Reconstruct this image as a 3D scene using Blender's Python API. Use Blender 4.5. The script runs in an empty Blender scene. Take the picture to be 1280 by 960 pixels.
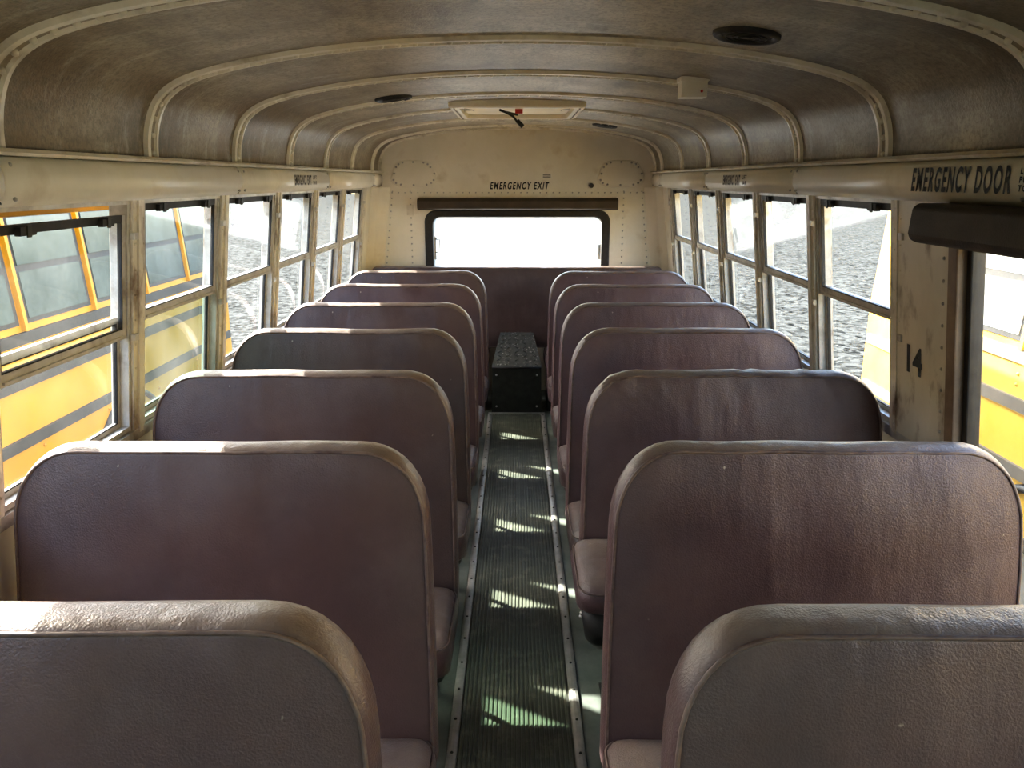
import bpy, bmesh, math, random
from mathutils import Vector, Matrix, noise
random.seed(7)
S = bpy.context.scene
C = S.collection

# ------------------------------------------------------------------ materials
def new_mat(name):
    m = bpy.data.materials.new(name); m.use_nodes = True
    nt = m.node_tree; nt.nodes.clear()
    out = nt.nodes.new('ShaderNodeOutputMaterial')
    return m, nt, out

def mat(name, c1, c2=None, rough=0.5, metal=0.0, scale=5.0, detail=6, bump=0.0, bscale=60.0,
        c3=None, scale3=2.0, th=(0.4, 0.7), spec=0.5, rnd=0.0, stretch=None, aniso_bump=0.0, sunlit_dust=None, ceiling=False, speck=None):
    m, nt, out = new_mat(name)
    N = nt.nodes; L = nt.links
    p = N.new('ShaderNodeBsdfPrincipled')
    p.inputs['Roughness'].default_value = rough
    p.inputs['Metallic'].default_value = metal
    p.inputs['Specular IOR Level'].default_value = spec
    tc = N.new('ShaderNodeTexCoord')
    mp = N.new('ShaderNodeMapping')
    if stretch: mp.inputs['Scale'].default_value = stretch
    L.new(tc.outputs['Object'], mp.inputs['Vector'])
    def math_(op, a, b=None, c=None):
        n = N.new('ShaderNodeMath'); n.operation = op
        for i, q in enumerate((a, b, c)):
            if q is None: continue
            if isinstance(q, (int, float)): n.inputs[i].default_value = q
            else: L.new(q, n.inputs[i])
        return n.outputs[0]
    def noise_(sc, det=8, rg=.6, st=None):
        n = N.new('ShaderNodeTexNoise'); n.inputs['Scale'].default_value = sc; n.inputs['Detail'].default_value = det; n.inputs['Roughness'].default_value = rg
        if st:
            m3 = N.new('ShaderNodeMapping'); m3.inputs['Scale'].default_value = st; L.new(tc.outputs['Object'], m3.inputs['Vector']); L.new(m3.outputs[0], n.inputs['Vector'])
        else: L.new(mp.outputs[0], n.inputs['Vector'])
        return n.outputs['Fac']
    def rng_(v, a, b, c=0.0, d=1.0):
        n = N.new('ShaderNodeMapRange'); n.inputs['From Min'].default_value = a; n.inputs['From Max'].default_value = b
        n.inputs['To Min'].default_value = c; n.inputs['To Max'].default_value = d
        L.new(v, n.inputs['Value']); return n.outputs[0]
    def mix_(f, a, b):
        mx = N.new('ShaderNodeMix'); mx.data_type = 'RGBA'; L.new(f, mx.inputs['Factor']); L.new(a, mx.inputs['A'])
        if isinstance(b, tuple): mx.inputs['B'].default_value = (*b, 1)
        else: L.new(b, mx.inputs['B'])
        return mx.outputs['Result']
    r = N.new('ShaderNodeValToRGB')
    r.color_ramp.elements[0].position = 0.35; r.color_ramp.elements[1].position = 0.68
    r.color_ramp.elements[0].color = (*c1, 1); r.color_ramp.elements[1].color = (*(c2 or c1), 1)
    L.new(noise_(scale, detail, .65), r.inputs['Fac'])
    col = r.outputs['Color']
    if c3:
        col = mix_(rng_(noise_(scale3), th[0], th[1]), col, c3)
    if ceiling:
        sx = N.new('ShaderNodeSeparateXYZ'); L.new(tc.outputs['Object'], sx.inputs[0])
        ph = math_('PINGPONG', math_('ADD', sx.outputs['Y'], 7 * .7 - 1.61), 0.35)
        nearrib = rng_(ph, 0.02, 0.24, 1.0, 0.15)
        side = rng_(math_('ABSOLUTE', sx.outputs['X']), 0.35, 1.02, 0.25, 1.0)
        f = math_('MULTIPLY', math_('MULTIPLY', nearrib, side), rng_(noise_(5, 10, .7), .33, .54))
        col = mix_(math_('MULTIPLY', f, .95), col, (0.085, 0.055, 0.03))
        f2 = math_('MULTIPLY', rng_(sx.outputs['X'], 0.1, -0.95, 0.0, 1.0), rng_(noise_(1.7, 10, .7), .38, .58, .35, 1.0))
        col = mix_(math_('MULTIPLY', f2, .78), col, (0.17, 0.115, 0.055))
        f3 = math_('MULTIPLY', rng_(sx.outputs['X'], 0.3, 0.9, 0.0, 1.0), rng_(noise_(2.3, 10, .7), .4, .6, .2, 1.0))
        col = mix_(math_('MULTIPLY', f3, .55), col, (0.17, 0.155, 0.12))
        col = mix_(rng_(noise_(1, 9, .75, (9, 2.2, 9)), .48, .66, 0, .7), col, (0.12, 0.10, 0.065))
        col = mix_(rng_(noise_(1, 9, .75, (2.5, 11, 4)), .53, .70, 0, .6), col, (0.56, 0.53, 0.43))
        col = mix_(math_('MULTIPLY', rng_(noise_(70, 4, .8), .46, .62), .5), col, (0.09, 0.078, 0.055))
    if speck:
        col = mix_(rng_(noise_(speck[0], 2, .5), speck[1], speck[1] + .04), col, speck[2])
    if rnd > 0:
        oi = N.new('ShaderNodeObjectInfo')
        hs = N.new('ShaderNodeHueSaturation')
        L.new(rng_(oi.outputs['Random'], 0, 1, 0.5 - 0.03 * rnd, 0.5 + 0.012 * rnd), hs.inputs['Hue'])
        L.new(rng_(oi.outputs['Random'], 0, 1, 1.12, 0.88), hs.inputs['Value'])
        L.new(col, hs.inputs['Color']); col = hs.outputs['Color']
    if sunlit_dust:
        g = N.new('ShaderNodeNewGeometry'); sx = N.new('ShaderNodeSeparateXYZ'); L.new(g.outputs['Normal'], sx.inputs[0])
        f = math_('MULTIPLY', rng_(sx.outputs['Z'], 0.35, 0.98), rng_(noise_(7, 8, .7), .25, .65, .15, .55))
        col = mix_(f, col, sunlit_dust)  # up-facing faces lightened: dust and wear plus painted-in sunlit tops
    L.new(col, p.inputs['Base Color'])
    if bump > 0:
        nb = noise_(bscale, 3, .5)
        b = N.new('ShaderNodeBump'); b.inputs['Strength'].default_value = bump; b.inputs['Distance'].default_value = 0.01
        L.new(nb, b.inputs['Height'])
        last = b
        if aniso_bump > 0:
            nb2 = noise_(1.3, 2, .5, (9, 9, 2.5))
            b2 = N.new('ShaderNodeBump'); b2.inputs['Strength'].default_value = aniso_bump; b2.inputs['Distance'].default_value = 0.02
            L.new(nb2, b2.inputs['Height']); L.new(b.outputs[0], b2.inputs['Normal'])
            last = b2
        L.new(last.outputs[0], p.inputs['Normal'])
    L.new(p.outputs[0], out.inputs['Surface'])
    return m

def glass(name, tint=(1, 1, 1), haze=0.05, refl=1.0):
    m, nt, out = new_mat(name); N = nt.nodes; L = nt.links
    tr = N.new('ShaderNodeBsdfTransparent'); tr.inputs[0].default_value = (*tint, 1)
    gl = N.new('ShaderNodeBsdfGlossy'); gl.inputs['Roughness'].default_value = 0.03
    df = N.new('ShaderNodeBsdfTranslucent'); df.inputs[0].default_value = (0.95, 0.97, 0.93, 1)
    dd = N.new('ShaderNodeBsdfDiffuse'); dd.inputs[0].default_value = (0.6, 0.6, 0.55, 1)
    m0 = N.new('ShaderNodeMixShader'); m0.inputs[0].default_value = 0.3
    L.new(df.outputs[0], m0.inputs[1]); L.new(dd.outputs[0], m0.inputs[2])
    lw = N.new('ShaderNodeLayerWeight'); lw.inputs['Blend'].default_value = 0.5
    pw = N.new('ShaderNodeMath'); pw.operation = 'POWER'; pw.inputs[1].default_value = 4.0
    L.new(lw.outputs['Facing'], pw.inputs[0])
    mu = N.new('ShaderNodeMath'); mu.operation = 'MULTIPLY_ADD'; mu.inputs[1].default_value = 0.6 * refl; mu.inputs[2].default_value = 0.03 * refl
    L.new(pw.outputs[0], mu.inputs[0])
    tc = N.new('ShaderNodeTexCoord'); n = N.new('ShaderNodeTexNoise'); n.inputs['Scale'].default_value = 4; n.inputs['Detail'].default_value = 8
    L.new(tc.outputs['Object'], n.inputs['Vector'])
    mr = N.new('ShaderNodeMapRange'); mr.inputs['From Min'].default_value = 0.35; mr.inputs['From Max'].default_value = 0.75
    mr.inputs['To Min'].default_value = haze * 0.5; mr.inputs['To Max'].default_value = haze * 1.8
    L.new(n.outputs['Fac'], mr.inputs['Value'])
    m1 = N.new('ShaderNodeMixShader'); L.new(mr.outputs[0], m1.inputs[0]); L.new(tr.outputs[0], m1.inputs[1]); L.new(m0.outputs[0], m1.inputs[2])
    m2 = N.new('ShaderNodeMixShader'); L.new(mu.outputs[0], m2.inputs[0]); L.new(m1.outputs[0], m2.inputs[1]); L.new(gl.outputs[0], m2.inputs[2])
    L.new(m2.outputs[0], out.inputs['Surface'])
    return m

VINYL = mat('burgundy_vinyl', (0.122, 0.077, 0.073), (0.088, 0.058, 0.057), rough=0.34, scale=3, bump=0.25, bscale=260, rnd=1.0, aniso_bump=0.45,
            c3=(0.148, 0.103, 0.094), scale3=5, th=(0.48, 0.8), sunlit_dust=(0.36, 0.31, 0.25), speck=(38, .765, (0.4, 0.34, 0.28)))
PIPING = mat('vinyl_piping', (0.20, 0.145, 0.12), (0.09, 0.06, 0.055), rough=0.5, scale=20)
STEEL = mat('dark_painted_steel', (0.03, 0.035, 0.03), (0.06, 0.06, 0.05), rough=0.5, metal=0.3, scale=20)
BLACK = mat('black_rubber', (0.012, 0.012, 0.012), (0.03, 0.028, 0.025), rough=0.55, scale=30)
DARKPAD = mat('dark_padded_vinyl', (0.045, 0.036, 0.028), (0.075, 0.06, 0.045), rough=0.6, scale=8, bump=0.2, bscale=200)
DOORFR = mat('brown_door_frame', (0.16, 0.11, 0.075), (0.26, 0.19, 0.13), rough=0.5, scale=9)
CREAM = mat('cream_painted_metal', (0.72, 0.68, 0.56), (0.82, 0.78, 0.66), rough=0.34, scale=3, c3=(0.50, 0.42, 0.28), scale3=6, th=(0.56, 0.88), bump=0.05, bscale=40)
CREAMP = mat('dirty_cream_post', (0.60, 0.56, 0.46), (0.70, 0.66, 0.56), rough=0.45, scale=6, c3=(0.16, 0.095, 0.05), scale3=11, th=(0.53, 0.72), stretch=(1, 1, 0.5))
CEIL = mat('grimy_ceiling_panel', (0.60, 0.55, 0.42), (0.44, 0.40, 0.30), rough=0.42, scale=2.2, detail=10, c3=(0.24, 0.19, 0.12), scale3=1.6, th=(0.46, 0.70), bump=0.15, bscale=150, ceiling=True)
RIB = mat('ceiling_rib_paint', (0.76, 0.72, 0.60), (0.64, 0.60, 0.48), rough=0.36, scale=7, c3=(0.30, 0.24, 0.15), scale3=9, th=(0.52, 0.8))
RIBG = mat('dark_rib_channel', (0.22, 0.18, 0.12), (0.36, 0.31, 0.22), rough=0.5, scale=12)  # darker channel colour so the rivets stand out
ALU = mat('aluminium', (0.50, 0.49, 0.46), (0.34, 0.33, 0.29), rough=0.4, metal=0.6, scale=14)
ALUD = mat('dirty_aluminium_sash', (0.58, 0.57, 0.53), (0.42, 0.40, 0.35), rough=0.42, metal=0.2, scale=14, c3=(0.16, 0.11, 0.07), scale3=9, th=(0.52, 0.78))
MAT_ = mat('ribbed_rubber', (0.060, 0.070, 0.050), (0.11, 0.12, 0.088), rough=0.5, scale=6, c3=(0.25, 0.25, 0.19), scale3=14, th=(0.52, 0.85))
FLOORM = mat('green_grey_floor_rubber', (0.10, 0.118, 0.098), (0.17, 0.188, 0.16), rough=0.5, scale=8)
TEXTM = mat('black_lettering', (0.015, 0.015, 0.013), rough=0.6)
WHITEP = mat('white_plastic', (0.80, 0.78, 0.70), (0.72, 0.70, 0.61), rough=0.4)
RED = mat('red_plastic', (0.5, 0.03, 0.02), rough=0.4)
HATCH = mat('lit_yellow_fibreglass', (0.85, 0.76, 0.50), (0.78, 0.68, 0.42), rough=0.5, scale=5)  # opaque cream-yellow panel; glow of a translucent hatch put into its colour
YELLOW = mat('school_bus_yellow', (0.44, 0.205, 0.004), (0.50, 0.24, 0.006), rough=0.35, scale=2)
YELLOWLIT = mat('sunlit_yellow', (0.60, 0.36, 0.035), (0.70, 0.46, 0.08), rough=0.35, scale=1.5)  # paler bus yellow; glaring sun on the right bus put into the colour
BUSGLASS = mat('tinted_bus_glass', (0.04, 0.06, 0.055), (0.12, 0.15, 0.14), rough=0.12, scale=1.5)
PALEGLASS = mat('pale_bus_glass', (0.25, 0.27, 0.27), (0.45, 0.47, 0.46), rough=0.15, scale=1.5)  # paler panes for the right-hand bus
TRIMG = mat('grey_rub_rail', (0.10, 0.09, 0.07), (0.16, 0.14, 0.11), rough=0.5)
TYRE = mat('tyre_rubber', (0.02, 0.02, 0.02), (0.04, 0.04, 0.04), rough=0.8)
SPEAK = mat('speaker_grille', (0.03, 0.028, 0.024), (0.07, 0.06, 0.05), rough=0.6, scale=90, bump=0.5, bscale=200)
ENGINE = mat('black_box_panel', (0.015, 0.018, 0.015), (0.035, 0.038, 0.033), rough=0.45, scale=20)
ENGTOP = mat('speckled_tread_cover', (0.08, 0.088, 0.078), (0.13, 0.135, 0.12), rough=0.3, scale=30, c3=(0.55, 0.55, 0.5), scale3=60, th=(0.60, 0.66))
GLASS = glass('window_glass', (0.95, 0.98, 0.96), haze=0.015)
GLASSF = glass('dimming_front_glass', (0.30, 0.34, 0.32), haze=0.01)  # dark tint added to unseen front panes to dim light on seats
GLASSG = glass('dusty_window_glass', (0.40, 0.56, 0.45), haze=0.03)
GLASSR = glass('hazy_rear_glass', (0.97, 0.99, 0.98), haze=0.45, refl=0.6)

def gravel():
    m, nt, out = new_mat('grey_gravel'); N = nt.nodes; L = nt.links
    p = N.new('ShaderNodeBsdfPrincipled'); p.inputs['Roughness'].default_value = 1.0; p.inputs['Specular IOR Level'].default_value = 0.0
    tc = N.new('ShaderNodeTexCoord')
    v = N.new('ShaderNodeTexVoronoi'); v.inputs['Scale'].default_value = 12
    L.new(tc.outputs['Object'], v.inputs['Vector'])
    v2 = N.new('ShaderNodeTexVoronoi'); v2.inputs['Scale'].default_value = 6
    L.new(tc.outputs['Object'], v2.inputs['Vector'])
    bw = N.new('ShaderNodeRGBToBW'); L.new(v.outputs['Color'], bw.inputs[0])
    bw2 = N.new('ShaderNodeRGBToBW'); L.new(v2.outputs['Color'], bw2.inputs[0])
    a1 = N.new('ShaderNodeMath'); a1.operation = 'MULTIPLY_ADD'; L.new(bw2.outputs[0], a1.inputs[0]); a1.inputs[1].default_value = .5; L.new(bw.outputs[0], a1.inputs[2])
    r = N.new('ShaderNodeValToRGB')
    r.color_ramp.elements[0].position = 0.35; r.color_ramp.elements[1].position = 1.1
    r.color_ramp.elements[0].color = (0.010, 0.0105, 0.0095, 1); r.color_ramp.elements[1].color = (0.070, 0.071, 0.065, 1)
    L.new(a1.outputs[0], r.inputs['Fac'])
    L.new(r.outputs[0], p.inputs['Base Color'])
    L.new(p.outputs[0], out.inputs['Surface'])
    return m
GRAVEL = gravel()

# ------------------------------------------------------------------ mesh builder
class MB:
    def __init__(s): s.v = []; s.f = []; s.m = []; s.mats = []; s.sm = []
    def mi(s, m):
        if m not in s.mats: s.mats.append(m)
        return s.mats.index(m)
    def add(s, vs, fs, m, smooth=False):
        o = len(s.v); s.v += [tuple(v) for v in vs]; k = s.mi(m)
        for f in fs: s.f.append([i + o for i in f]); s.m.append(k); s.sm.append(smooth)
    def box(s, x0, x1, y0, y1, z0, z1, m):
        vs = [(x, y, z) for x in (x0, x1) for y in (y0, y1) for z in (z0, z1)]
        s.add(vs, [(0, 1, 3, 2), (4, 6, 7, 5), (0, 4, 5, 1), (2, 3, 7, 6), (0, 2, 6, 4), (1, 5, 7, 3)], m)
    def loft(s, rings, m, closed=True, cap0=True, cap1=True, smooth=True):
        n = len(rings[0]); vs = [p for r in rings for p in r]; fs = []
        for i in range(len(rings) - 1):
            for j in range(n if closed else n - 1):
                a = i * n + j; b = i * n + (j + 1) % n
                fs.append((a, b, b + n, a + n))
        if cap0: fs.append(tuple(range(n))[::-1])
        if cap1: fs.append(tuple((len(rings) - 1) * n + j for j in range(n)))
        s.add(vs, fs, m, smooth)
    def tube(s, pts, r, m, seg=8, closed=False):
        pts = [Vector(p) for p in pts]; rings = []; n = len(pts); up = None
        for i, p in enumerate(pts):
            if closed: t = pts[(i + 1) % n] - pts[i - 1]
            else: t = pts[min(i + 1, n - 1)] - pts[max(i - 1, 0)]
            t.normalize()
            if up is None: up = Vector((0, 0, 1)) if abs(t.z) < 0.9 else Vector((1, 0, 0))
            a = t.cross(up)
            if a.length < 1e-4: a = t.orthogonal()
            a.normalize(); b = a.cross(t); b.normalize(); up = b
            rings.append([p + (a * math.cos(k * 2 * math.pi / seg) + b * math.sin(k * 2 * math.pi / seg)) * r for k in range(seg)])
        if closed: rings.append(rings[0])
        s.loft(rings, m, cap0=not closed, cap1=not closed)
    def cyl(s, c0, c1, r, m, seg=24): 
        c0 = Vector(c0); c1 = Vector(c1); t = (c1 - c0).normalized(); a = t.orthogonal().normalized(); b = t.cross(a)
        rr = [[c + (a * math.cos(k * 2 * math.pi / seg) + b * math.sin(k * 2 * math.pi / seg)) * r for k in range(seg)] for c in (c0, c1)]
        s.loft(rr, m, smooth=False)
    def rivet(s, c, r, m):
        vs = [(0, 0, -1)]; seg = 6
        for la in (-0.6, 0.0, 0.6):
            q = math.sqrt(1 - la * la)
            vs += [(q * math.cos(k * math.pi / 3), q * math.sin(k * math.pi / 3), la) for k in range(seg)]
        vs.append((0, 0, 1)); fs = []
        for k in range(seg):
            k2 = (k + 1) % seg
            fs.append((0, 1 + k2, 1 + k)); fs.append((19, 13 + k, 13 + k2))
            for l in (0, 1): fs.append((1 + l * 6 + k, 1 + l * 6 + k2, 7 + l * 6 + k2, 7 + l * 6 + k))
        s.add([(c[0] + v[0] * r, c[1] + v[1] * r, c[2] + v[2] * r) for v in vs], fs, m, True)
    def build(s, name, parent=None, origin=None):
        me = bpy.data.meshes.new(name)
        vs = s.v
        if origin: vs = [(v[0] - origin[0], v[1] - origin[1], v[2] - origin[2]) for v in vs]
        me.from_pydata(vs, [], s.f)
        for m in s.mats: me.materials.append(m)
        me.polygons.foreach_set('material_index', s.m); me.polygons.foreach_set('use_smooth', s.sm)
        bm = bmesh.new(); bm.from_mesh(me); bmesh.ops.recalc_face_normals(bm, faces=bm.faces); bm.to_mesh(me); bm.free()
        me.update()
        o = bpy.data.objects.new(name, me); C.objects.link(o)
        if origin: o.location = origin
        if parent: o.parent = parent
        return o

def empty(name, loc=(0, 0, 0)):
    e = bpy.data.objects.new(name, None); e.location = loc; e.empty_display_size = 0.1; C.objects.link(e); return e

def bevel(o, w, seg=2):
    m = o.modifiers.new('bevel', 'BEVEL'); m.width = w; m.segments = seg; m.limit_method = 'ANGLE'; return o

# ------------------------------------------------------------------ key dimensions
YF, YR = -1.89, 6.15
GZ = -0.95
SILL, WTOP = 0.92, 1.635
WLOW = 1.215
def wx(z): return 1.20 - 0.12 * (max(z, SILL) - SILL)
POST = [1.61 + 0.70 * k for k in range(-5, 7)]   # -1.89 .. 5.81

base = [(1.062, 1.74), (1.058, 1.80), (1.043, 1.86), (1.012, 1.915), (0.955, 1.957), (0.87, 1.987), (0.74, 2.015), (0.55, 2.043), (0.3, 2.064), (0, 2.072)]
prof0 = base + [(-x, z) for x, z in base[-2::-1]]
def catmull(P, n=4):
    out = []
    for i in range(len(P) - 1):
        p0 = P[max(i - 1, 0)]; p1 = P[i]; p2 = P[i + 1]; p3 = P[min(i + 2, len(P) - 1)]
        for k in range(n):
            t = k / n
            out.append(tuple(0.5 * (2 * b + (c - a) * t + (2 * a - 5 * b + 4 * c - d) * t * t + (-a + 3 * b - 3 * c + d) * t ** 3) for a, b, c, d in zip(p0, p1, p2, p3)))
    out.append(P[-1]); return out
PROF = catmull(prof0)
def ceil_z(x):
    for (xa, za), (xb, zb) in zip(PROF, PROF[1:]):
        if xb <= x <= xa: return za + (zb - za) * ((xa - x) / (xa - xb + 1e-9))
    return 1.74
def prof_norm(i):
    a = PROF[max(i - 1, 0)]; b = PROF[min(i + 1, len(PROF) - 1)]
    tx, tz = b[0] - a[0], b[1] - a[1]; l = math.hypot(tx, tz)
    return (-tz / l, tx / l)

# ------------------------------------------------------------------ floor
mb = MB()
mb.box(-1.24, 1.24, YF, YR, -0.06, 0.0, FLOORM)
mb.build('floor')
mb = MB()
FE = 5.47
prof = []
x = -0.175; pitch = 0.0146
while x < 0.170:
    prof += [(x, 0.004), (x + 0.002, 0.008), (x + 0.0085, 0.008), (x + 0.0105, 0.004)]
    x += pitch
prof = [(-0.178, 0.001)] + prof + [(0.178, 0.001)]
mb.loft([[(a, y, b) for a, b in prof] for y in (YF + .3, FE)], MAT_, closed=False, cap0=False, cap1=False, smooth=False)
mb.build('aisle_rubber_mat')
for sd in (-1, 1):
    mb = MB()
    a, b = sd * 0.178, sd * 0.212
    pr = [(a, 0.001), (a + sd * .003, 0.010), (a + sd * .012, 0.013), (b - sd * .012, 0.013), (b - sd * .003, 0.010), (b, 0.001)]
    mb.loft([[(p, y, q) for p, q in pr] for y in (YF + .3, FE)], ALU, closed=False, cap0=False, cap1=False, smooth=False)
    y = YF + .4
    while y < FE:
        mb.rivet(((a + b) / 2, y, 0.013), 0.005, STEEL); y += 0.15
    mb.build('aisle_trim_' + ('left' if sd < 0 else 'right'))
mb = MB(); mb.box(-0.21, 0.21, FE - 0.02, FE + 0.005, 0.0, 0.016, ALU); mb.build('trim_aisle_end')

# ------------------------------------------------------------------ side walls
def wbox(mb, sd, y0, y1, z0, z1, t0, t1, m):
    vs = []
    for t in (t0, t1):
        for y in (y0, y1):
            for z in (z0, z1): vs.append((sd * (wx(z) + t), y, z))
    mb.add(vs, [(0, 1, 3, 2), (4, 6, 7, 5), (0, 4, 5, 1), (2, 3, 7, 6), (0, 2, 6, 4), (1, 5, 7, 3)], m)
def wpane(mb, sd, y0, y1, z0, z1, t, m):
    mb.add([(sd * (wx(z) + t), y, z) for y, z in ((y0, z0), (y1, z0), (y1, z1), (y0, z1))], [(0, 1, 2, 3)], m)

DOOR0, DOOR1 = 0.98, 1.965
DF = .055
for sd, nm in ((-1, 'left'), (1, 'right')):
    mb = MB()
    if sd < 0:
        mb.box(sd * WLOW, sd * 1.26, YF, YR, 0, SILL - .02, CREAM)
    else:
        mb.box(WLOW, 1.26, YF, DOOR0 - 0.07, 0, SILL - .02, CREAM)
        mb.box(WLOW, 1.26, DOOR1 + DF, YR, 0, SILL - .02, CREAM)
    segs = [(YF, YR)] if sd < 0 else [(YF, DOOR0 - .07), (DOOR1 + DF, YR)]
    for a, b in segs:
        wbox(mb, sd, a, b, SILL - .02, SILL + .012, -0.008, 0.062, ALUD)
    for y in POST:
        if sd > 0 and 0.8 < y < 2.2: continue
        wbox(mb, sd, y - 0.036, y + 0.036, SILL, WTOP + .02, -0.004, 0.065, CREAMP)
        wbox(mb, sd, y - 0.012, y + 0.012, SILL, WTOP + .02, -0.011, 0.0, CREAMP)
        for z in [SILL + .06 + .075 * i for i in range(9)]:
            mb.rivet((sd * (wx(z) - .005), y + 0.024, z), 0.004, CREAMP)
            mb.rivet((sd * (wx(z) - .005), y - 0.024, z), 0.004, CREAMP)
        for z in (1.22, 1.52):
            wbox(mb, sd, y - 0.045, y - 0.022, z, z + 0.02, -0.014, 0.0, ALUD)
    wbox(mb, sd, 5.81, YR, SILL, WTOP + .02, -0.002, 0.065, CREAM)
    if sd > 0:
        wbox(mb, sd, DOOR1 + DF, 2.345, SILL - .02, WTOP + .02, -0.006, 0.065, CREAMP)
        wbox(mb, sd, 0.84, DOOR0 - .07, SILL - .02, WTOP + .02, -0.006, 0.065, CREAMP)
        for z in [SILL + .03 + .06 * i for i in range(12)]:
            for y in (DOOR1 + DF + .025, 2.31): mb.rivet((sd * (wx(z) - .007), y, z), 0.0055, ALU)
    mb.box(sd * 1.10, sd * 1.25, YF, YR, WTOP, 1.80, CREAM)
    mb.build('wall_' + nm)
    cuts = [YF, -1.19, 0.21, 1.61, 3.01, 4.41, 5.81, YR]
    hp = [(1.112, 1.632), (1.075, 1.634), (1.052, 1.648), (1.041, 1.672), (1.040, 1.70), (1.046, 1.722), (1.058, 1.734), (1.075, 1.738), (1.112, 1.738)]
    mb = MB()
    for a, b in zip(cuts, cuts[1:]):
        mb.loft([[(sd * p, y, q) for p, q in hp] for y in (a + .004, b - .004)], CREAM, smooth=True)
        for z in (1.65, 1.72):
            mb.rivet((sd * 1.046, a + .03, z), .005, ALU); mb.rivet((sd * 1.046, b - .03, z), .005, ALU)
        mb.box(sd * 1.06, sd * 1.1, b - .005, b + .005, 1.64, 1.735, STEEL)
    mb.loft([[(sd * p, y, q) for p, q in ((1.09, 1.738), (1.032, 1.738), (1.026, 1.744), (1.032, 1.752), (1.09, 1.756))] for y in (YF, YR)], RIB, smooth=False)
    mb.build('trim_' + ('1' if sd < 0 else '2'))

# windows -----------------------------------------------------------
wn = 0
def window(sd, y0, y1, lowered=False, g2=False):
    global wn
    wn += 1
    mb = MB()
    a, b = y0 + .038, y1 - .038
    zb, zt, zm = SILL + .014, WTOP - .002, 1.285
    up = GLASSF if y1 < 0.3 else GLASS  # same added dimming tint on the unseen front side windows
    for (p, q, r, s_) in ((a, a + .014, zb, zt), (b - .014, b, zb, zt), (a + .014, b - .014, zb, zb + .016), (a + .014, b - .014, zt - .012, zt)):
        wbox(mb, sd, p, q, r, s_, 0.004, 0.055, ALUD)
    a += .015; b -= .015
    def sash(z0, z1, t, fr, m, g, topm=None, rb=None, rt=None):
        rb = rb or fr; rt = rt or fr
        wbox(mb, sd, a, a + fr, z0, z1, t, t + .014, m); wbox(mb, sd, b - fr, b, z0, z1, t, t + .014, m)
        wbox(mb, sd, a + fr, b - fr, z0, z0 + rb, t, t + .014, m); wbox(mb, sd, a + fr, b - fr, z1 - rt, z1, t, t + .014, topm or m)
        for (p, q, r, s_) in ((a + fr, a + fr + .004, z0 + rb, z1 - rt), (b - fr - .004, b - fr, z0 + rb, z1 - rt), (a + fr, b - fr, z0 + rb, z0 + rb + .004), (a + fr, b - fr, z1 - rt - .004, z1 - rt)):
            wbox(mb, sd, p, q, r, s_, t + .001, t + .013, BLACK)
        wpane(mb, sd, a + fr, b - fr, z0 + rb, z1 - rt, t + .007, g)
    sash(zb + .016, zm + .012, 0.030, .014, ALUD, GLASSG if g2 else up, rt=.02)
    if lowered:
        u0, u1 = zm - .055, 1.592
    else:
        u0, u1 = zm - .020, zt - .012
    sash(u0, u1, 0.010, .018, ALUD, up, BLACK, rb=.030)
    wbox(mb, sd, a + .02, b - .02, u0 + .006, u0 + .012, 0.004, 0.010, ALUD)
    for f in (0.2, 0.8):
        yy = a + (b - a) * f
        wbox(mb, sd, yy - .03, yy + .03, u1 - .026, u1 - .006, -0.004, 0.010, BLACK)
        wbox(mb, sd, yy - .008, yy + .008, u1 - .030, u1 - .002, -0.007, -0.004, STEEL)
    return mb.build('window_%d' % wn)
for k in range(len(POST) - 1):
    y0, y1 = POST[k], POST[k + 1]
    window(-1, y0, y1, lowered=abs(y0 - 1.61) < .01, g2=abs(y0 - 2.31) < .01)
for k in range(len(POST) - 1):
    y0, y1 = POST[k], POST[k + 1]
    if y0 > 2.2 or y1 < 0.95: window(1, y0, y1)

# emergency side door ------------------------------------------------
mb = MB()
dz0, dz1 = 0.02, WTOP - .03
for y0, y1 in ((DOOR0 - .07, DOOR0 - .01), (DOOR1 + .01, DOOR1 + DF)):
    mb.box(1.20, 1.26, y0, y1, 0.0, SILL, DOORFR); wbox(mb, 1, y0, y1, SILL, WTOP, -0.012, 0.06, DOORFR)
wbox(mb, 1, DOOR0 - .01, DOOR1 + .01, WTOP - .035, WTOP, 0.0, .06, DOORFR)
mb.box(1.215, 1.25, DOOR0 - .01, DOOR1 + .01, dz0, SILL - .25, CREAM)
for y0, y1 in ((DOOR0 - .01, DOOR0 + .03), (DOOR1 - .012, DOOR1 + .01)):
    mb.box(1.21, 1.25, y0, y1, SILL - .25, SILL, BLACK)
    wbox(mb, 1, y0, y1, SILL, WTOP - .035, 0.012, .05, BLACK)
wbox(mb, 1, DOOR0 + .03, DOOR1 - .012, WTOP - .11, WTOP - .035, 0.012, .05, DARKPAD)
mb.add([(1.225, y, z) for y, z in ((DOOR0 + .03, SILL - .25), (DOOR1 - .012, SILL - .25), (DOOR1 - .012, SILL), (DOOR0 + .03, SILL))], [(0, 1, 2, 3)], GLASS)
wpane(mb, 1, DOOR0 + .03, DOOR1 - .012, SILL, WTOP - .11, 0.025, GLASS)
door = mb.build('door_1'); bevel(door, .004)
mb = MB()
mb.loft([[(x_, y, z_) for x_, z_ in ((1.10, 1.634), (0.995, 1.634), (0.982, 1.622), (0.978, 1.56), (0.985, 1.545), (1.0, 1.538), (1.112, 1.538))] for y in (0.95, 0.96, 1.955, 1.965)], DARKPAD, smooth=False)
bevel(mb.build('header_pad'), .006, 3)

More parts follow.
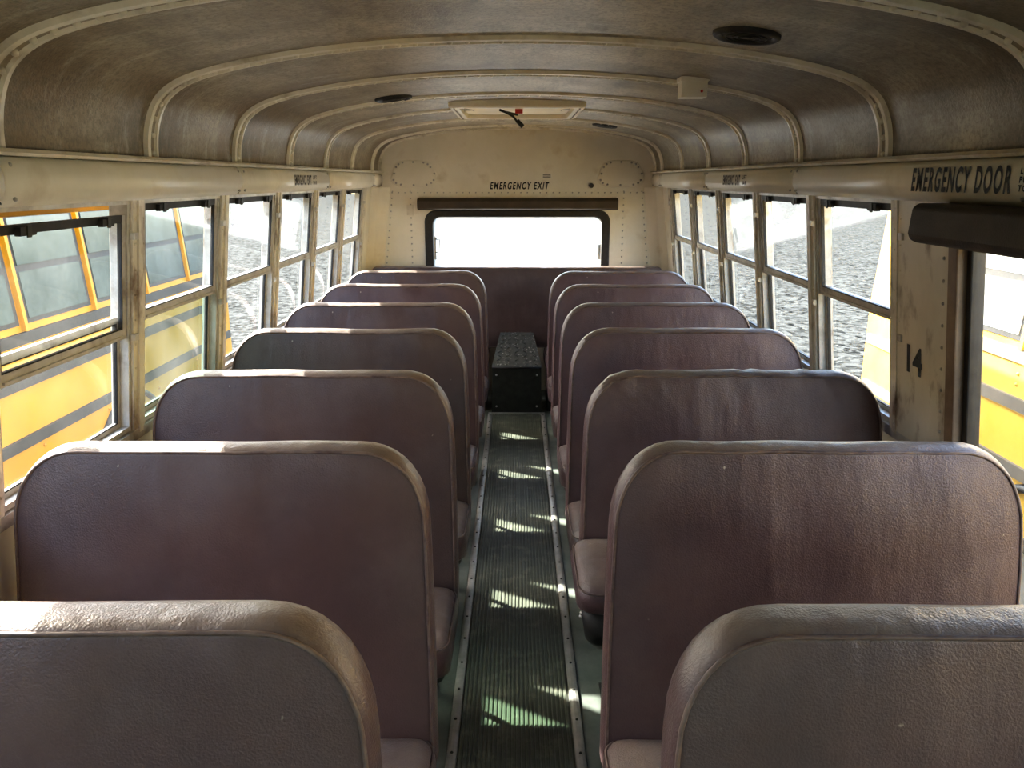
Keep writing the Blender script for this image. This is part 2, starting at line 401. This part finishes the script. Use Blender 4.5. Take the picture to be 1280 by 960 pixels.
# ------------------------------------------------------------------ ceiling + roof
mb = MB()
ny = 60
rings = [[(p, YF + (YR - YF) * i / ny, q) for p, q in PROF] for i in range(ny + 1)]
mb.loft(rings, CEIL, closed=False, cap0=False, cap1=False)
mb.build('ceiling')
mb = MB()
rp = catmull([(1.265, 1.60), (1.26, 1.80), (1.20, 1.96), (1.02, 2.07), (0.7, 2.13), (0, 2.16), (-0.7, 2.13), (-1.02, 2.07), (-1.20, 1.96), (-1.26, 1.80), (-1.265, 1.60)])
mb.loft([[(p, y, q) for p, q in rp] for y in (YF - .05, YR + .06)], YELLOW, closed=False, cap0=False, cap1=False)
mb.build('roof')
mbr = MB()
cs = [(-.038, .0), (-.033, .007), (-.018, .008), (-.013, .0035), (.013, .0035), (.018, .008), (.033, .007), (.038, .0)]
ribY = [1.61 + .70 * k for k in range(-5, 7)] + [YR - .03]
for y in ribY:
    rings = []; strip = []
    for i, (px, pz) in enumerate(PROF):
        n = prof_norm(i)
        rings.append([(px + n[0] * h * 1.6, y + w, pz + n[1] * h * 1.6) for w, h in cs])
        strip.append([(px + n[0] * .0066, y + w, pz + n[1] * .0066) for w in (-.0125, .0125)])
    mbr.loft(rings, RIB, closed=False, cap0=False, cap1=False, smooth=False)
    mbr.loft(strip, RIBG, closed=False, cap0=False, cap1=False, smooth=True)
    nxt = 0.02; acc = 0
    for i in range(1, len(PROF)):
        a, b = PROF[i - 1], PROF[i]; d = math.hypot(b[0] - a[0], b[1] - a[1]); n = prof_norm(i)
        while nxt < acc + d:
            t = (nxt - acc) / d
            mbr.rivet((a[0] + (b[0] - a[0]) * t + n[0] * .009, y, a[1] + (b[1] - a[1]) * t + n[1] * .009), .0088, RIB)
            nxt += 0.048
        acc += d
mbr.build('ceiling_ribs')

# ------------------------------------------------------------------ rear wall
mb = MB()
wl, wr, wt, wb = -0.665, 0.67, 1.415, 0.88
def fill(poly, y, m): mb.add([(a, y, b) for a, b in poly], [tuple(range(len(poly)))], m)
up = [(wx(wt) + 0.03, wt), (1.09, 1.74)] + [p for p in PROF] + [(-1.09, 1.74), (-wx(wt) - .03, wt)]
for y in (YR, YR + .05):
    fill(up, y, CREAM)
    fill([(-1.24, 0), (wl, 0), (wl, wt), (-wx(wt) - .03, wt), (-1.24, SILL)], y, CREAM)
    fill([(1.24, 0), (1.24, SILL), (wx(wt) + .03, wt), (wr, wt), (wr, 0)], y, CREAM)
    fill([(wl, 0), (wr, 0), (wr, wb), (wl, wb)], y, CREAM)
for sd in (-1, 1):
    mb.loft([[(sd * (wx(z) + .0), YR - .10, z), (sd * (wx(z) - .05), YR - .045, z), (sd * (wx(z) - .13), YR - .004, z), (sd * (wx(z) - .13), YR + .01, z), (sd * (wx(z) + .02), YR + .01, z)] for z in (0.0, SILL, 1.632)], CREAM, smooth=False)
    for z in [0.95 + .05 * i for i in range(14)]:
        for xx in (wx(z) - .15, 0.83): mb.rivet((sd * xx, YR - .001, z), .0065, ALU)
    cx = sd * 0.80; cz = 1.735
    pts = []
    w_, h_ = 0.18, 0.10
    for k in range(33):
        a = 2 * math.pi * k / 32
        X = math.copysign(abs(math.cos(a)) ** 0.5, math.cos(a)) * w_; Z = math.copysign(abs(math.sin(a)) ** 0.6, math.sin(a)) * h_
        if Z > 0 : X *= 0.92 - 0.12 * (Z / h_)
        pts.append((cx + X, cz + Z))
    mb.loft([[(a, YR - .001, b) for a, b in pts[:-1]], [(a, YR - .006, b) for a, b in pts[:-1]], [(cx + (a - cx) * .97, YR - .008, cz + (b - cz) * .95) for a, b in pts[:-1]]], CREAM, cap0=False)
    for a, b in pts[:-1:2]: mb.rivet((cx + (a - cx) * .90, YR - .009, cz + (b - cz) * .86), .0085, ALU)
mb.box(-1.05, 1.05, YR - .006, YR, 1.585, 1.60, CREAM)
for k in range(42): mb.rivet((-1.02 + k * .05, YR - .007, 1.5925), .0055, ALU)
mb.build('wall_rear')

def rrect(x0, x1, z0, z1, r, n=6):
    out = []
    for cx, cz, a0 in ((x1 - r, z1 - r, 0), (x0 + r, z1 - r, 90), (x0 + r, z0 + r, 180), (x1 - r, z0 + r, 270)):
        for k in range(n + 1):
            a = math.radians(a0 + 90 * k / n); out.append((cx + r * math.cos(a), cz + r * math.sin(a)))
    return out
mb = MB()
o1 = rrect(wl - .06, wr + .06, wb - .05, wt + .045, .09); o2 = rrect(wl - .05, wr + .05, wb - .04, wt + .038, .085)
i1 = rrect(wl + .005, wr - .005, wb + .005, wt - .005, .06); i2 = rrect(wl + .01, wr - .01, wb + .01, wt - .01, .055)
mb.loft([[(a, YR, b) for a, b in o1], [(a, YR - .022, b) for a, b in o2], [(a, YR - .022, b) for a, b in i1], [(a, YR + .04, b) for a, b in i2]], BLACK, cap0=False, cap1=False, smooth=False)
mb.add([(a, YR + .02, b) for a, b in i1], [tuple(range(len(i1)))], GLASSR)
mb.box(wl + .012, wl + .03, YR - .035, YR - .015, 1.08, 1.26, ALU)
mb.tube([(wl + .02, YR - .03, 1.24), (wl + .06, YR - .04, 1.235), (wl + .06, YR - .04, 1.14), (wl + .02, YR - .03, 1.135)], .005, STEEL)
mb.box(wr - .03, wr - .012, YR - .035, YR - .015, 1.08, 1.2, ALU)
mb.build('window_%d' % (wn + 1))
mb = MB()
mb.loft([[(x_, y, z) for y, z in ((YR - .008, 1.555), (YR - .07, 1.55), (YR - .09, 1.53), (YR - .085, 1.475), (YR - .06, 1.462), (YR - .008, 1.462))] for x_ in (-.77, -.765, .775, .78)], DARKPAD, smooth=False)
bevel(mb.build('header_pad'), .006, 3)
mb = MB(); mb.box(-.86, -.81, YR - .012, YR, 1.42, 1.50, RIB); 
mb.cyl((.575, YR, 1.645), (.575, YR - .02, 1.645), .018, BLACK, 14)
mb.build('rear_wall_fittings')
mb = MB(); mb.box(.19, .27, YR - .004, YR, 1.70, 1.735, WHITEP)
for i in range(3): mb.box(.20, .26, YR - .005, YR - .004, 1.706 + i * .009, 1.710 + i * .009, TEXTM)
mb.build('notice_sticker')

# front wall (behind the viewpoint)
mb = MB()
for y in (YF, YF - .05):
    fill([(-1.24, 0), (1.24, 0), (1.24, .80), (-1.24, .80)], y, CREAM)
    fill([(1.12, 1.68), (1.09, 1.74)] + PROF + [(-1.09, 1.74), (-1.12, 1.68)], y, CREAM)
mb.box(-.04, .04, YF - .05, YF, .8, 1.68, CREAM)
mb.box(-1.24, -1.12, YF - .05, YF, .8, 1.68, CREAM); mb.box(1.12, 1.24, YF - .05, YF, .8, 1.68, CREAM)
for a, b in ((-1.12, -.04), (.04, 1.12)):
    mb.add([(a, YF - .03, .8), (b, YF - .03, .8), (b, YF - .03, 1.68), (a, YF - .03, 1.68)], [(0, 1, 2, 3)], GLASSF)
mb.build('wall_front')

# ------------------------------------------------------------------ text
def text(name, body, width, height, loc, axes, mat_, shear=0.0, sp=1.3):
    cu = bpy.data.curves.new(name, 'FONT'); cu.body = body; cu.size = 1; cu.shear = shear; cu.offset = 0.03; cu.extrude = 0.0; cu.space_character = sp
    o = bpy.data.objects.new(name + '_c', cu); C.objects.link(o)
    bpy.context.view_layer.update()
    dg = bpy.context.evaluated_depsgraph_get()
    me = bpy.data.meshes.new_from_object(o.evaluated_get(dg))
    bpy.data.objects.remove(o)
    xs = [v.co.x for v in me.vertices]; ys = [v.co.y for v in me.vertices]
    cx, cy = (min(xs) + max(xs)) / 2, (min(ys) + max(ys)) / 2; sx = width / (max(xs) - min(xs)); sy = height / (max(ys) - min(ys))
    X, Y, Z = map(Vector, axes)
    for v in me.vertices: v.co = X * ((v.co.x - cx) * sx) + Y * ((v.co.y - cy) * sy)
    me.materials.clear(); me.materials.append(mat_)
    me.name = name
    ob = bpy.data.objects.new(name, me); ob.location = loc; C.objects.link(ob)
    return ob
AXR = ((0, -1, 0), (0, 0, 1), (-1, 0, 0)); AXL = ((0, 1, 0), (0, 0, 1), (1, 0, 0)); AXB = ((1, 0, 0), (0, 0, 1), (0, -1, 0))
text('emergency_exit_lettering', 'EMERGENCY EXIT', .46, .055, (.02, YR - .003, 1.645), AXB, TEXTM, .25)
text('emergency_door_lettering', 'EMERGENCY DOOR', .42, .060, (1.0385, 1.885, 1.690), AXR, TEXTM, 0)
text('door_instruction_lettering', 'LIFT LATCH\nPUSH DOOR\nTO OPEN', .13, .048, (1.0385, 1.585, 1.690), AXR, TEXTM, 0)
text('window_exit_lettering', 'EMERGENCY EXIT', .30, .048, (1.0385, 3.86, 1.688), AXR, TEXTM)
text('window_exit_instruction_lettering', 'LIFT\nBAR', .07, .045, (1.0385, 3.64, 1.688), AXR, TEXTM)
text('window_exit_lettering', 'EMERGENCY EXIT', .30, .048, (-1.0385, 3.86, 1.688), AXL, TEXTM)
text('window_exit_instruction_lettering', 'LIFT\nBAR', .07, .045, (-1.0385, 4.08, 1.688), AXL, TEXTM)
t14 = text('seat_number_lettering', '14', .090, .085, (wx(1.18) - .0085, 2.19, 1.18), ((0, -1, 0), (-.119, 0, .993), (-.993, 0, -.119)), TEXTM, sp=1.0)

# ------------------------------------------------------------------ ceiling fittings
def speaker(x, y):
    mb = MB(); z = ceil_z(x); sl = (ceil_z(x + .05) - ceil_z(x - .05)) / .1
    n = Vector((sl, 0, -1)).normalized(); c = Vector((x, y, z))
    a = Vector((1, 0, sl)).normalized(); b = Vector((0, 1, 0))
    def ring(r, h): return [c + a * r * math.cos(t * math.pi / 16) + b * r * math.sin(t * math.pi / 16) + n * h for t in range(32)]
    mb.loft([ring(.083, -.002), ring(.083, .008), ring(.076, .013), ring(.069, .011), ring(.063, .006)], BLACK, cap0=False, cap1=False)
    mb.loft([ring(.066, .005), ring(.04, .009), ring(.01, .011)], SPEAK, cap0=False)
    for r in (.02, .035, .05): mb.tube(ring(r, .011), .002, STEEL, 4, closed=True)
    mb.build('ceiling_speaker')
speaker(.57, 2.07); speaker(-.55, 3.62); speaker(.58, 5.35)
mb = MB(); zc = ceil_z(.62)
mb.box(.575, .665, 2.86, 2.93, zc - .065, zc + .004, WHITEP); mb.box(.57, .67, 2.855, 2.935, zc - .012, zc + .004, WHITEP)
mb.cyl((.645, 2.862, zc - .045), (.645, 2.857, zc - .045), .005, RED, 10)
bevel(mb.build('ceiling_buzzer_box'), .008, 3)
# roof hatch
e = empty('roof_hatch', (0, 4.42, 2.06))
mb = MB(); hz = 2.055
hx, h0, h1 = .345, 4.02, 4.80
def ringrect(x, a, b, z, r): return [(p, q, z) for p, q in rrect(-x, x, a, b, r)]
mb.loft([ringrect(hx, h0, h1, 2.075, .05), ringrect(hx, h0, h1, hz - .012, .05), ringrect(hx - .012, h0 + .012, h1 - .012, hz - .02, .045), ringrect(hx - .055, h0 + .055, h1 - .055, hz - .02, .03), ringrect(hx - .06, h0 + .06, h1 - .06, hz + .008, .03)], CREAM, cap0=False, cap1=False, smooth=False)
mb.loft([ringrect(hx - .058, h0 + .058, h1 - .058, hz + .006, .03), ringrect(hx - .15, h0 + .15, h1 - .15, hz - .004, .02)], HATCH, cap0=False)
for k in range(10):
    for xx in (-hx + .03, hx - .03): mb.rivet((xx, h0 + .06 + k * .073, hz - .02), .006, ALU)
o = mb.build('hatch_frame', e, (0, 4.42, 2.06)); o.location = (0, 0, 0)
mb = MB()
mb.box(-.01, .03, 4.30, 4.33, hz - .026, hz - .004, RED)
mb.tube([(-.09, 4.15, hz - .02), (-.05, 4.16, hz - .035), (-.02, 4.18, hz - .05), (.0, 4.18, hz - .075)], .006, BLACK)
mb.tube([(.0, 4.18, hz - .07), (.03, 4.18, hz - .1)], .011, BLACK)
mb.tube([(.0, 4.32, hz - .03), (.0, 4.2, hz - .04), (-.06, 4.16, hz - .03)], .006, STEEL)
o = mb.build('hatch_handle', e, (0, 4.42, 2.06)); o.location = (0, 0, 0)

# ------------------------------------------------------------------ seats
def outline(x0, x1, z0, z1, rx, rz, rb, taper, n=9, inset=0.0):
    pts = []
    x0 += inset; x1 -= inset; z0 += inset; z1 -= inset
    rx = max(rx - inset * .8, .01); rz = max(rz - inset * .8, .01)
    ex = 2 / 2.25
    nb = 10
    for k in range(5):
        a = math.radians(180 + 90 * k / 4); pts.append((x0 + rb + rb * math.cos(a), z0 + rb + rb * math.sin(a)))
    for k in range(1, nb): pts.append((x0 + rb + (x1 - x0 - 2 * rb) * k / nb, z0))
    for k in range(5):
        a = math.radians(270 + 90 * k / 4); pts.append((x1 - rb + rb * math.cos(a), z0 + rb + rb * math.sin(a)))
    ns = 6
    for k in range(1, ns): pts.append((x1, z0 + rb + (z1 - rz - z0 - rb) * k / ns))
    for k in range(n + 1):
        a = math.radians(90 * k / n); pts.append((x1 - rx + rx * max(math.cos(a), 0) ** ex, z1 - rz + rz * max(math.sin(a), 0) ** ex))
    for k in range(1, nb * 2): pts.append((x1 - rx - (x1 - x0 - 2 * rx) * k / (nb * 2), z1))
    for k in range(n + 1):
        a = math.radians(90 - 90 * k / n); pts.append((x0 + rx - rx * max(math.cos(a), 0) ** ex, z1 - rz + rz * max(math.sin(a), 0) ** ex))
    for k in range(1, ns): pts.append((x0, z1 - rz - (z1 - rz - z0 - rb) * k / ns))
    cx = (x0 + x1) / 2; out = []
    for x, z in pts:
        t = (z - z0) / (z1 - z0)
        out.append((cx + (x - cx) * (1 - taper * t * t), z))
    return out

def backrest(parent, x0, x1, z0, z1, yt, thick=.075, rx=.17, rz=.17, lean=.13, seed=0, name='backrest', taper=.04, pucker=0.0):
    mb = MB(); rng = random.Random(seed)
    cx, cz = (x0 + x1) / 2, (z0 + z1) / 2
    def Y(z): return (z - z1) * lean
    off = rng.uniform(0, 100)
    sag = rng.uniform(.0, .006)
    def P(x, z, y):
        u = (x - cx) / (x1 - x0) * 2
        dz = -sag * math.cos(u * 1.5) * max(0, (z - cz) / (z1 - cz)) + .004 * noise.noise((x * 5 + off, z * 2, 0)) * (z > cz)
        dy = .006 * noise.noise((x * 6 + off, z * 6, 3))
        if pucker: dy += pucker * max(0, 1 - (z1 - z) / .18) * noise.noise((x * 26 + z * 8, 1, 5))
        return (x, yt + y + Y(z) + dy, z + dz)
    seam = outline(x0, x1, z0, z1, rx, rz, .03, taper, inset=.014)
    rings = []
    for s in (.02, .15, .3, .45, .6, .72, .82, .9, .95, .985, 1.0):
        b = -.022 * (1 - s ** 5) + 0.0
        rings.append([P(cx + (x - cx) * s, cz + (z - cz) * s, -thick + b) for x, z in seam])
    for ins, y in ((.0085, -thick + .004), (.003, -thick + .012), (.0, -thick + .03), (.0, -.03), (.005, -.012), (.016, -.002), (.03, .002)):
        ol = outline(x0, x1, z0, z1, rx, rz, .03, taper, inset=ins)
        rings.append([P(x, z, y) for x, z in ol])
    for s in (.7, .3, .02):
        rings.append([P(cx + (x - cx) * s, cz + (z - cz) * s, .006) for x, z in seam])
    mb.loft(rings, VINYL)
    sp = [P(x, z, -thick + .0005) for x, z in outline(x0, x1, z0, z1, rx, rz, .03, taper, inset=.011)]
    mb.tube(sp, .0038, PIPING, 6, closed=True)
    org = parent.location
    o = mb.build(name, parent, tuple(org)); o.location = (0, 0, 0)
    return o

def cushion(parent, x0, x1, y0, y1, zt, thick=.12, tilt=.04, name='cushion', base=None, seed=0):
    mb = MB()
    def ring(ins, z, cr=0):
        pts = rrect(x0 + ins, x1 - ins, y0 + ins, y1 - ins, max(.055 - ins * .5, .02), 6)
        return [(a, b, z + (y1 - b) * tilt) for a, b in pts]
    rings = [ring(.012, zt - thick), ring(.0, zt - thick + .012), ring(-.003, zt - thick * .5), ring(0, zt - .035), ring(.01, zt - .014), ring(.03, zt - .002), ring(.07, zt + .006), ring(.13, zt + .010), ring(.17, zt + .011)]
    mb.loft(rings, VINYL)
    mb.tube(ring(.004, zt - .022), .0035, PIPING, 6, closed=True)
    b = [ring(.02, zt - thick - .022), ring(.015, zt - thick + .002)]
    mb.loft(b, STEEL, smooth=False)
    if base:
        q = [[(a, bb, z) for a, bb, z in ring(i, zz)] for i, zz in ((.05, zt - thick - base), (.03, zt - thick - base + .03), (.012, zt - thick))]
        mb.loft(q, BLACK)
        for zz, yy in ((zt - thick - base * .45, y0 + .08), (zt - thick - base * .6, y0 + .2), (zt - thick - .04, y0 + .06)):
            mb.rivet(((x0 if x0 > 0 else x1) + .018, yy, zz), .007, ALU)
    org = parent.location
    o = mb.build(name, parent, tuple(org)); o.location = (0, 0, 0)
    return o

def frame(parent, xa, xw, y0, y1, zt):
    sd = 1 if xa > 0 else -1
    mb = MB()
    x = xa + sd * .11
    mb.tube([(x, y0 + .07, .012), (x, y0 + .075, .2), (x, y0 + .085, zt - .15), (x, y0 + .12, zt - .128), (x, y1 - .04, zt - .128), (x, y1 - .0, zt - .15), (x, y1 + .01, .2), (x, y1 + .015, .012)], .0125, STEEL)
    mb.tube([(x, y0 + .08, .12), (x, y1 + .01, .12)], .009, STEEL)
    for yy in (y0 + .07, y1 + .015):
        mb.box(x - .03, x + .03, yy - .035, yy + .035, 0.0, .008, STEEL); mb.rivet((x - .018, yy - .02, .01), .007, ALU); mb.rivet((x + .018, yy + .02, .01), .007, ALU)
    for yy in (y0 + .11, y1 - .03):
        mb.tube([(x, yy, zt - .135), (xw + sd * .02, yy, zt - .135)], .012, STEEL)
    mb.box(min(xw, xw + sd * .028), max(xw, xw + sd * .028), y0 + .06, y1, zt - .16, zt - .125, STEEL)
    for xx in (x, xw - sd * .08):
        mb.tube([(xx, y1 - .03, zt - .13), (xx, y1 + .035, zt + .02), (xx, y1 + .06, zt + .2)], .011, STEEL)
    org = parent.location
    o = mb.build('seat_frame', parent, tuple(org)); o.location = (0, 0, 0)

XA_L, XA_R, XW = -.190, .205, 1.178
ZT = 1.103
for r in range(7):
    Yc = 1.02 + .70 * r
    for sd in (-1, 1):
        xa = XA_L if sd < 0 else XA_R; xw = sd * XW
        x0, x1 = min(xa, xw), max(xa, xw)
        e = empty('bus_seat', ((x0 + x1) / 2, Yc, 0))
        ztop = ZT + (.006 if (r == 1 and sd > 0) else 0) + random.Random(r * 7 + sd).uniform(-.004, .004)
        backrest(e, x0, x1, .30, ztop, Yc, seed=r * 2 + (sd > 0), rx=.165, rz=.19, thick=.088 if r == 0 else .075, pucker=.02 if (r == 2 and sd > 0) else 0)
        yb = Yc - .165
        if r == 2 and sd > 0:
            cushion(e, x0 - .03, x1 - .02, yb - .30, yb + .02, .585, .09, tilt=-.05, base=.14)
            frame(e, xa, xw, yb - .40, yb, .42)
        else:
            cushion(e, x0, x1, yb - .37, yb + .01, .415, seed=r)
            frame(e, xa, xw, yb - .37, yb, .42)

# rear bench
e = empty('rear_bench_seat', (0, 5.98, 0))
def loc0(o): o.location = (0, 0, 0); return o
backrest(e, -1.13, 1.13, .42, 1.045, 6.02, thick=.10, rx=.05, rz=.05, lean=.10, seed=99, taper=.01)
cushion(e, -1.13, -.21, 5.52, 5.90, .44, name='cushion')
cushion(e, .21, 1.13, 5.52, 5.90, .44, name='cushion')
mb = MB(); 
for sd in (-1, 1): mb.box(min(sd * .23, sd * 1.12), max(sd * .23, sd * 1.12), 5.56, 5.90, 0, .30, STEEL)
loc0(mb.build('seat_base', e, (0, 5.98, 0)))
mb = MB()
A = [(-.185, 5.48, 0), (.185, 5.48, 0), (.185, 5.88, 0), (-.185, 5.88, 0)]
B = [(-.180, 5.485, .35), (.180, 5.485, .35), (.12, 5.88, .55), (-.12, 5.88, .55)]
mb.loft([A, B], ENGINE, smooth=False, cap1=False)
mb.loft([B, [(a * 1.02, b, z + .012) for a, b, z in B]], ENGTOP, smooth=False)
mb.tube([(-.18, 5.483, .355), (.18, 5.483, .355)], .008, BLACK)
for i in range(9):
    t = (i + .5) / 9; zz = .35 + .20 * t + .014; yy = 5.485 + .395 * t; hw = .18 - .06 * t
    for j in range(5):
        xx = -hw + 2 * hw * (j + .5) / 5
        q = .012 * (1 if (i + j) % 2 else -1)
        mb.tube([(xx - q, yy - .010, zz - .004), (xx + q, yy + .010, zz + .005)], .0035, ENGTOP, 5)
for z in (.06, .30):
    for x_ in (-.15, .15): mb.rivet((x_, 5.48, z), .008, ALU)
loc0(mb.build('engine_cover_box', e, (0, 5.98, 0)))

# ------------------------------------------------------------------ outside
mb = MB(); mb.add([(-150, -150, GZ), (150, -150, GZ), (150, 150, GZ), (-150, 150, GZ)], [(0, 1, 2, 3)], GRAVEL); mb.build('gravel_ground')

def other_bus(sd, xf, y0, y1, paint, gl, rail):
    mb = MB(); W = 2.4; cx = xf + W / 2
    pr = [(xf + .02, -.35), (xf, -.2), (xf, .78), (xf + .06, 1.55), (xf + .14, 1.82), (xf + .35, 2.0), (cx, 2.1), (xf + W - .35, 2.0), (xf + W - .14, 1.82), (xf + W - .06, 1.55), (xf + W, .78), (xf + W, -.2), (xf + W - .02, -.35)]
    mb.loft([[(sd * a, y, b) for a, b in pr] for y in (y0, y1)], paint, smooth=False)
    for z in (-.22, .14, .50, .76):
        mb.box(sd * (xf - .02), sd * (xf + .01), y0 + .05, y1 - .05, z - .035, z + .035, rail)
    y = y0 + .3
    while y < y1 - .9:
        def xs(z): return xf + (z - .78) * .078
        for (a, b, c, d, m, t) in ((y, y + .74, .84, 1.5, BLACK, -.012), (y + .04, y + .70, .87, 1.15, gl, -.018), (y + .04, y + .70, 1.19, 1.47, gl, -.018), (y - .035, y - .005, .80, 1.52, paint, -.03)):
            vs = [(sd * (xs(z) + tt), yy, z) for tt in (t, .01) for yy in (a, b) for z in (c, d)]
            mb.add(vs, [(0, 1, 3, 2), (4, 6, 7, 5), (0, 4, 5, 1), (2, 3, 7, 6), (0, 2, 6, 4), (1, 5, 7, 3)], m)
        for z in (.6, .66, .0, .06): mb.rivet((sd * xf, y, z), .012, paint)
        y += .80
    for yw in (y0 + 1.6, y1 - 2.2):
        for xx in (xf + .02, xf + W - .32):
            mb.cyl((sd * xx, yw, GZ + .48), (sd * (xx + .3), yw, GZ + .48), .48, TYRE, 28)
            mb.cyl((sd * (xx - .01), yw, GZ + .48), (sd * (xx + .31), yw, GZ + .48), .26, ALU, 20)
        mb.tube([(sd * (xf - .005), yw + .56 * math.cos(t * math.pi / 12), GZ + .48 + .56 * math.sin(t * math.pi / 12)) for t in range(13)], .025, BLACK, 6)
    for y in (y0 - .12, y1):
        mb.box(sd * (xf + .02), sd * (xf + W - .02), y, y + .12, -.42, -.15, BLACK)
    mb.box(sd * (xf + .5), sd * (xf + W - .5), y1, y1 + .01, .8, 1.5, BUSGLASS)
    mb.box(sd * (xf + .5), sd * (xf + W - .5), y0 - .01, y0, .8, 1.5, BUSGLASS)
    mb.build('school_bus')
other_bus(-1, 3.0, -4.5, 7.9, YELLOW, BUSGLASS, BLACK)
other_bus(1, 2.75, -5.0, 5.95, YELLOWLIT, PALEGLASS, TRIMG)

# ------------------------------------------------------------------ light
w = bpy.data.worlds.new('sky'); S.world = w; w.use_nodes = True
nt = w.node_tree; bg = nt.nodes['Background']
sk = nt.nodes.new('ShaderNodeTexSky'); sk.sky_type = 'NISHITA'; sk.sun_disc = False
sk.sun_elevation = math.radians(36); sk.sun_rotation = math.radians(-58); sk.dust_density = 2.5; sk.air_density = 1.0
nt.links.new(sk.outputs[0], bg.inputs[0]); bg.inputs[1].default_value = 0.72
sun = bpy.data.lights.new('sun', 'SUN'); sun.energy = 13.0; sun.angle = math.radians(0.8); sun.color = (1.0, .965, .90)
so = bpy.data.objects.new('sun', sun); C.objects.link(so); so.location = (-5, 10, 12)
az = math.radians(58); el = math.radians(36)
dirv = Vector((math.sin(az) * math.cos(el), -math.cos(az) * math.cos(el), -math.sin(el)))
so.rotation_euler = dirv.to_track_quat('-Z', 'Y').to_euler()

# ------------------------------------------------------------------ camera
cam = bpy.data.cameras.new('camera'); cam.lens = 27.0; cam.sensor_width = 36.0; cam.clip_start = .02; cam.clip_end = 500
co = bpy.data.objects.new('camera', cam); C.objects.link(co)
co.location = (0, 0, 1.69); co.rotation_euler = (math.radians(90 - 14.9), 0, math.radians(.36))
S.camera = co
S.view_settings.view_transform = 'Standard'
for lk in ('Medium High Contrast', 'High Contrast', 'None'):
    try:
        S.view_settings.look = lk; print('LOOK', lk); break
    except Exception as ex: print(ex)
S.view_settings.exposure = 1.45
